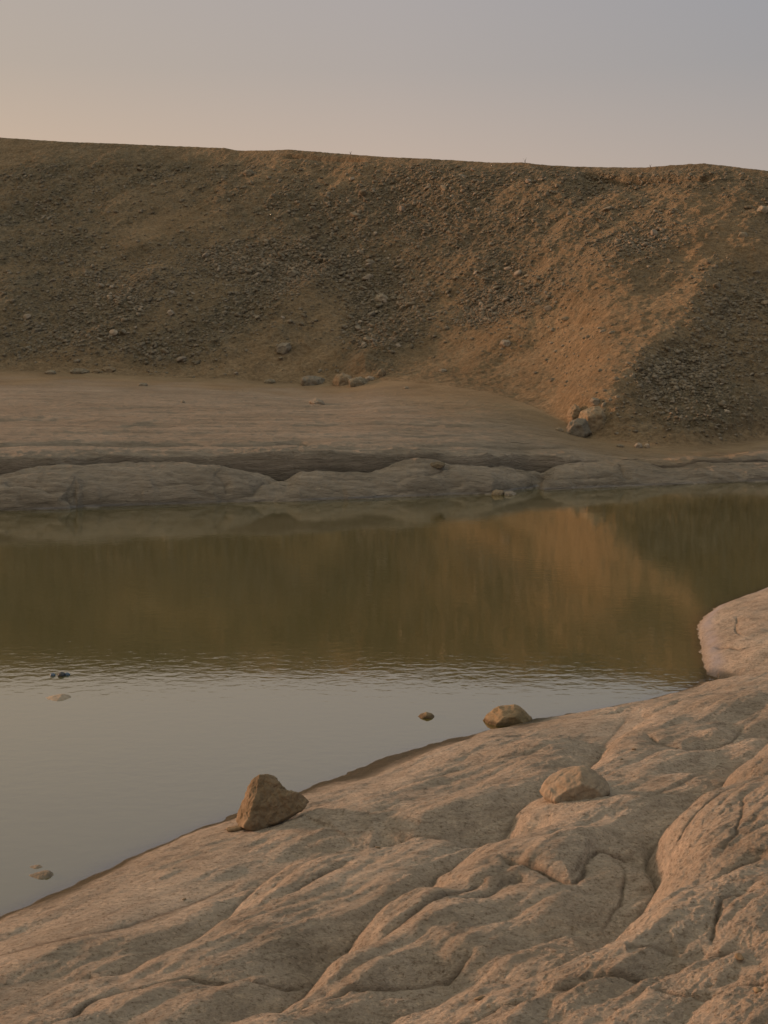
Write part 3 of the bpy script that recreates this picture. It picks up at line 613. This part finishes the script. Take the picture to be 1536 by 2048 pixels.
# boulders on the far side: (px, py, w, h, thickness ratio, material, label)
FB = [
 (568,703,34,24,1.0,M_bould,"grey rounded boulder standing alone low on the hillside left of centre"),
 (1156,872,52,44,.9,M_bould,"grey boulder with a pointed top, front of the pile at the right spur's foot"),
 (1186,858,62,62,.9,M_tan,"big tan cracked boulder at the back right of the pile below the spur"),
 (1150,838,34,34,.9,M_tan,"tan boulder at the back left of the pile at the foot of the right spur"),
 (1190,807,20,15,1.0,M_bould,"small grey stone sitting just above the boulder pile on the right spur"),
 (632,808,32,13,1.2,M_pale,"flat pale stone lying alone on the silt flat below the hill"),
 (627,769,50,22,.9,M_bould,"long dark grey block at the foot of the hill, left end of the row"),
 (686,769,44,32,.9,M_tan,"tan boulder at the foot of the hill beside the long dark grey block"),
 (716,771,44,20,.9,M_stone,"grey low boulder at the foot of the hill right of the tan one"),
 (740,760,22,9,1.0,M_pale,"flat pale stone at the foot of the hill near the right end of the row"),
 (762,754,20,20,.9,M_tan,"small tan boulder closing the right end of the row at the hill foot"),
 (285,772,20,8,1.0,M_bould,"low dark stone on the silt flat at the left, just below the hill foot"),
 (1527,424,30,17,1.0,M_bould,"grey boulder high on the hillside at the right edge"),
 (1277,895,18,12,1.0,M_pale,"larger of two pale stones side by side below the right spur"),
 (1295,895,11,10,1.0,M_pale,"smaller of two pale stones side by side below the right spur"),
 (1012,690,22,14,1.0,M_pale,"pale stone at the top of the smooth sand tongue in the middle of the hillside"),
 (996,990,26,15,1.0,M_tan,"brown stone at the waterline of the far bank beside a paler flat one"),
 (1020,990,26,9,1.0,M_pale,"flat pale stone at the waterline of the far bank beside a brown one"),
 (217,742,28,12,1.0,M_tan,"tan stone in the low row of rubble at the left foot of the hill"),
 (160,746,36,12,1.0,M_stone,"grey flat stone in the low row of rubble at the left foot of the hill"),
 (340,629,16,13,1.0,M_pale,"pale round stone on the lower left of the hillside"),
 (887,744,18,8,1.0,M_bould,"small dark stone in the sand tongue right of centre"),
 (812,778,12,6,1.0,M_bould,"small dark stone at the lower edge of the sand tongue"),
 (875,934,32,11,.9,M_tan,"brown lump of rock lying on the ledge of the far bank right of centre"),
 (586,552,30,14,1.0,M_stone,"grey slab-like stone in the middle left of the scree"),
 (762,600,30,15,.8,M_bould,"dark grey outcrop block in the middle of the hillside"),
 (497,350,24,16,1.0,M_stone,"pale grey patchy stone high on the hillside left of centre"),
 (100,748,24,9,1.0,M_stone,"leftmost grey stone of the low rubble row at the left foot of the hill"),
 (190,746,18,9,1.0,M_tan,"small tan stone between larger ones in the low rubble row at the left hill foot"),
 (540,766,26,9,1.0,M_stone,"low grey stone at the hill foot left of the long dark block"),
 (1240,894,14,7,1.0,M_bould,"small grey stone left of the two pale stones below the right spur"),
 (1120,862,16,8,1.0,M_stone,"small stone at the left side of the boulder pile on the shore"),
 (1452,826,18,8,1.0,M_pale,"pale flat stone on the dark rubble flank at the lower right"),
 (1515,756,14,12,1.0,M_tan,"tan stone on the rubble near the right edge of the hillside"),
 (365,806,9,5,1.0,M_bould,"tiny dark pebble on the silt flat left of centre"),
]
rng = random.Random(4)
for i, (px, py, w, h, tr_, m_, lab) in enumerate(FB):
    x, y, z = on_far(px, min(py, 988 if py > 980 else 1e9)) if py < 980 else (None, None, None)
    if x is None: y = H*F/(py-Y0); x = (px-768)/F*y; z = 0
    pts = []
    n = 8
    for j in range(n):
        a = 2*math.pi*j/n+rng.uniform(-.2, .2); rr_ = rng.uniform(.78, 1.08)
        pts.append((w/2*math.cos(a)*rr_, h*.60*math.sin(a)*rr_-.22*h))
    s_ = y/F; pts = [(px+a, py+b_) for a, b_ in [(p[0], -abs(p[1]) if False else p[1]) for p in pts]]
    me = hull_mesh("boulder", [sil(pts, (px, py), y, w*s_*tr_, .66, rng.uniform(-.3, .3))], max(w*s_/34, .006), w*s_*.055, 4.0/(w*s_), 100+i*7, m_, 0)
    place("boulder" if w > 19 else "stone", me, (x, y+w*s_*.2, z), lab, "boulder" if w > 19 else "stone")

# scree stones
def stone_mesh(name, seed, sub=2):
    bm = bmesh.new(); bmesh.ops.create_icosphere(bm, subdivisions=sub, radius=1.0); r = random.Random(seed)
    nl = [(Vector((r.gauss(0,1), r.gauss(0,1), r.gauss(0,1))).normalized(), r.uniform(.55, .85)) for _ in range(9)]
    for v in bm.verts:
        for n, d in nl:
            e = v.co.dot(n)-d
            if e > 0: v.co -= n*e*.92
        v.co *= 1+r.uniform(-.04, .04)
    sx, sy, sz = r.uniform(.9, 1.3), r.uniform(.7, 1.0), r.uniform(.42, .7)
    for v in bm.verts: v.co.x *= sx; v.co.y *= sy; v.co.z *= sz
    me = bpy.data.meshes.new(name); bm.to_mesh(me); bm.free(); me.shade_smooth() if seed % 2 else me.shade_flat()
    return me
protos = []
for i in range(12):
    m_ = stone_mesh("scree_stone", i+3, 3 if i < 12 else 2); m_.shade_smooth(); m_.materials.append((M_stone, M_stone, M_pale, M_bould)[i % 4]); protos.append(m_)
rs = np.random.RandomState(9)
clusters = [(580,550,80,30),(300,560,90,40),(480,520,60,30),(640,560,70,40),(820,400,110,60),(940,620,60,40),(1000,650,50,40),(1130,700,60,50),(1330,740,80,40),(270,570,80,30),(900,590,60,40),(1280,470,60,40),(180,690,90,30),(1450,640,60,50),(740,690,50,60)]
def sample(n, py_lo, py_hi):
    out_ = []
    while len(out_) < n:
        if rs.rand() < .42:
            c = clusters[rs.randint(len(clusters))]; px = c[0]+rs.randn()*c[2]; py = c[1]+rs.randn()*c[3]
        else: px = rs.uniform(-100, 1640); py = rs.uniform(py_lo, py_hi)
        if not (-100 < px < 1640) or py < np.interp(px, FPX, ridge_y)+12: continue
        if py > np.interp(px, FPX, base_y)-4: continue
        c = int(np.argmin(np.abs(FPX-px))); p = Y0+F*(H-Z3[:, c])/D3[:, c]
        k_ = np.nonzero((p <= py) & (rows[:, 0] >= i_b))[0]
        if len(k_) == 0: continue
        k_ = k_[0]; s_ = scree[k_, c]
        if np.interp(px, FPX, toe) > .3 and py > np.interp(px, FPX, base_y)-70 and rs.rand() < .85: continue
        if rs.rand() > .06+1.1*s_*s_: continue
        out_.append((X3[k_, c], D3[k_, c], Z3[k_, c], s_))
    return out_
for i, (x, y, z, s_) in enumerate(sample(300, 330, 890)):
    pi_ = rs.randint(12); o = bpy.data.objects.new("scree_stone", protos[pi_]); COL.objects.link(o)
    r = .155*min(2.0, .62+rs.exponential(.30))*(y/68)**.7
    o.scale = (r, r, r); o.location = (x, y, z+r*.15); o.rotation_euler = (rs.uniform(-.5, .5)+.3, rs.uniform(-.5, .5), rs.uniform(0, 6.28))
    qx = 768+F*x/y; qy = Y0+F*(H-z)/y
    zx = "left" if qx < 400 else "middle left" if qx < 768 else "middle right" if qx < 1130 else "right"; zy = "upper" if qy < 480 else "central" if qy < 620 else "lower"
    put(o, ("grey-brown", "grey-brown", "pale buff", "dark grey")[pi_ % 4]+(" larger" if r > .2 else " small")+" stone lying loose on the %s %s of the hillside" % (zy, zx), "stone", "loose stones on the hillside")
# the rest of the rubble: one mesh
pm = []
for i in range(8):
    m_ = stone_mesh("g", 40+i, 1); a = np.array([v.co for v in m_.vertices], np.float32); f = np.array([p.vertices for p in m_.polygons], np.int32); pm.append((a, f)); bpy.data.meshes.remove(m_)
VV = []; FF = []; off = 0
pts = sample(30000, 330, 895)
for (x, y, z, s_) in pts:
    a, f = pm[rs.randint(8)]; r = .066*min(2.6, .5+rs.exponential(.42)); r *= (y/68)**.6; th = rs.uniform(0, 6.28); c, s = math.cos(th), math.sin(th); tl = rs.uniform(.1, .8)
    q = a*r; q = np.stack([q[:,0]*c-q[:,1]*s, q[:,0]*s+q[:,1]*c, q[:,2]], -1)
    q = np.stack([q[:,0], q[:,1]*math.cos(tl)-q[:,2]*math.sin(tl), q[:,1]*math.sin(tl)+q[:,2]*math.cos(tl)], -1)
    VV.append(q+np.array([x, y, z+r*.1])); FF.append(f+off); off += len(a)
VV = np.concatenate(VV).astype(np.float32); FF = np.concatenate(FF)
me = bpy.data.meshes.new("gravel"); me.vertices.add(len(VV)); me.vertices.foreach_set('co', VV.reshape(-1))
me.loops.add(FF.size); me.loops.foreach_set('vertex_index', FF.reshape(-1)); me.polygons.add(len(FF)); me.polygons.foreach_set('loop_start', np.arange(0, FF.size, 3, dtype=np.int32))
me.update(calc_edges=True); me.materials.append(M_stone)
gr = bpy.data.objects.new("gravel", me); COL.objects.link(gr); gr['kind'] = 'stuff'
put(gr, "fine grey-brown rubble strewn over the slope of the hillside", "gravel")

# pebbles on the shelf
PB = [(757,1697,.013,"small dark pebble on the shelf below and right of the wedge stone"),(368,1800,.012,"small flat chip lying on the shelf in the lower left"),(1268,1500,.016,"small pebble high on the shelf right of the rounded stone"),
      (1243,1520,.012,"tiny pebble just above the rounded stone's right shoulder"),(1515,1985,.018,"dark pebble at the lower right edge of the shelf"),(960,1998,.016,"dark pebble near the bottom of the shelf, right of centre"),(1480,1920,.02,"brown pebble on the rough shelf at the lower right")]
for i, (px, py, r, lab) in enumerate(PB):
    x, y, z = on_shelf(px, py)
    o = bpy.data.objects.new("pebble", None or protos[(i*5) % 12].copy()); o.data.materials[0] = M_rock; COL.objects.link(o)
    o.location = (x, y, z+r*.2); o.scale = (r*1.3, r, r*.9); o.rotation_euler = (0, 0, i*1.3); put(o, lab, "pebble")
# a few dry stems on the skyline
M_dry, t, b = new_mat("dry_stem"); b.inputs['Base Color'].default_value = (.10,.08,.045,1); b.inputs['Roughness'].default_value = .9
for px, hh, n, sd_, lab in ((1050, .34, 3, 1, "tiny dry stems standing on the hill skyline right of centre"), (700, .22, 5, 2, "low dry tuft on the hill skyline left of centre, by the small step"), (1300, .20, 5, 3, "low dry tuft on the hill skyline at the right")):
    c = int(np.argmin(np.abs(FPX-px))); q = Y0+F*(H-Z3[i_b:i_r+10, c])/D3[i_b:i_r+10, c]; k = i_b+int(np.argmin(q))
    rg_ = random.Random(sd_); bm = bmesh.new()
    for j in range(n):
        a = rg_.uniform(0, 6.28); ln = hh*rg_.uniform(.5, 1); tx, ty = math.cos(a)*ln*.4, math.sin(a)*ln*.4; w = .014; prev = None
        for st in range(4):
            f = st/3; cx, cy, cz = tx*f*f, ty*f*f, ln*f-.04; ww = w*(1-.8*f)
            ring = [bm.verts.new((cx+ww*math.cos(b_), cy+ww*math.sin(b_), cz)) for b_ in (0, 2.09, 4.19)]
            if prev:
                for e in range(3): bm.faces.new((prev[e], prev[(e+1) % 3], ring[(e+1) % 3], ring[e]))
            prev = ring
    me = bpy.data.meshes.new("dry_plant"); bm.to_mesh(me); bm.free(); me.materials.append(M_dry)
    place("dry_plant", me, (X3[k, c], D3[k, c], Z3[k, c]), lab, "plant")
S.cycles.use_denoising = True
print("verts", sum(len(o.data.vertices) for o in bpy.data.objects if o.type == 'MESH'))
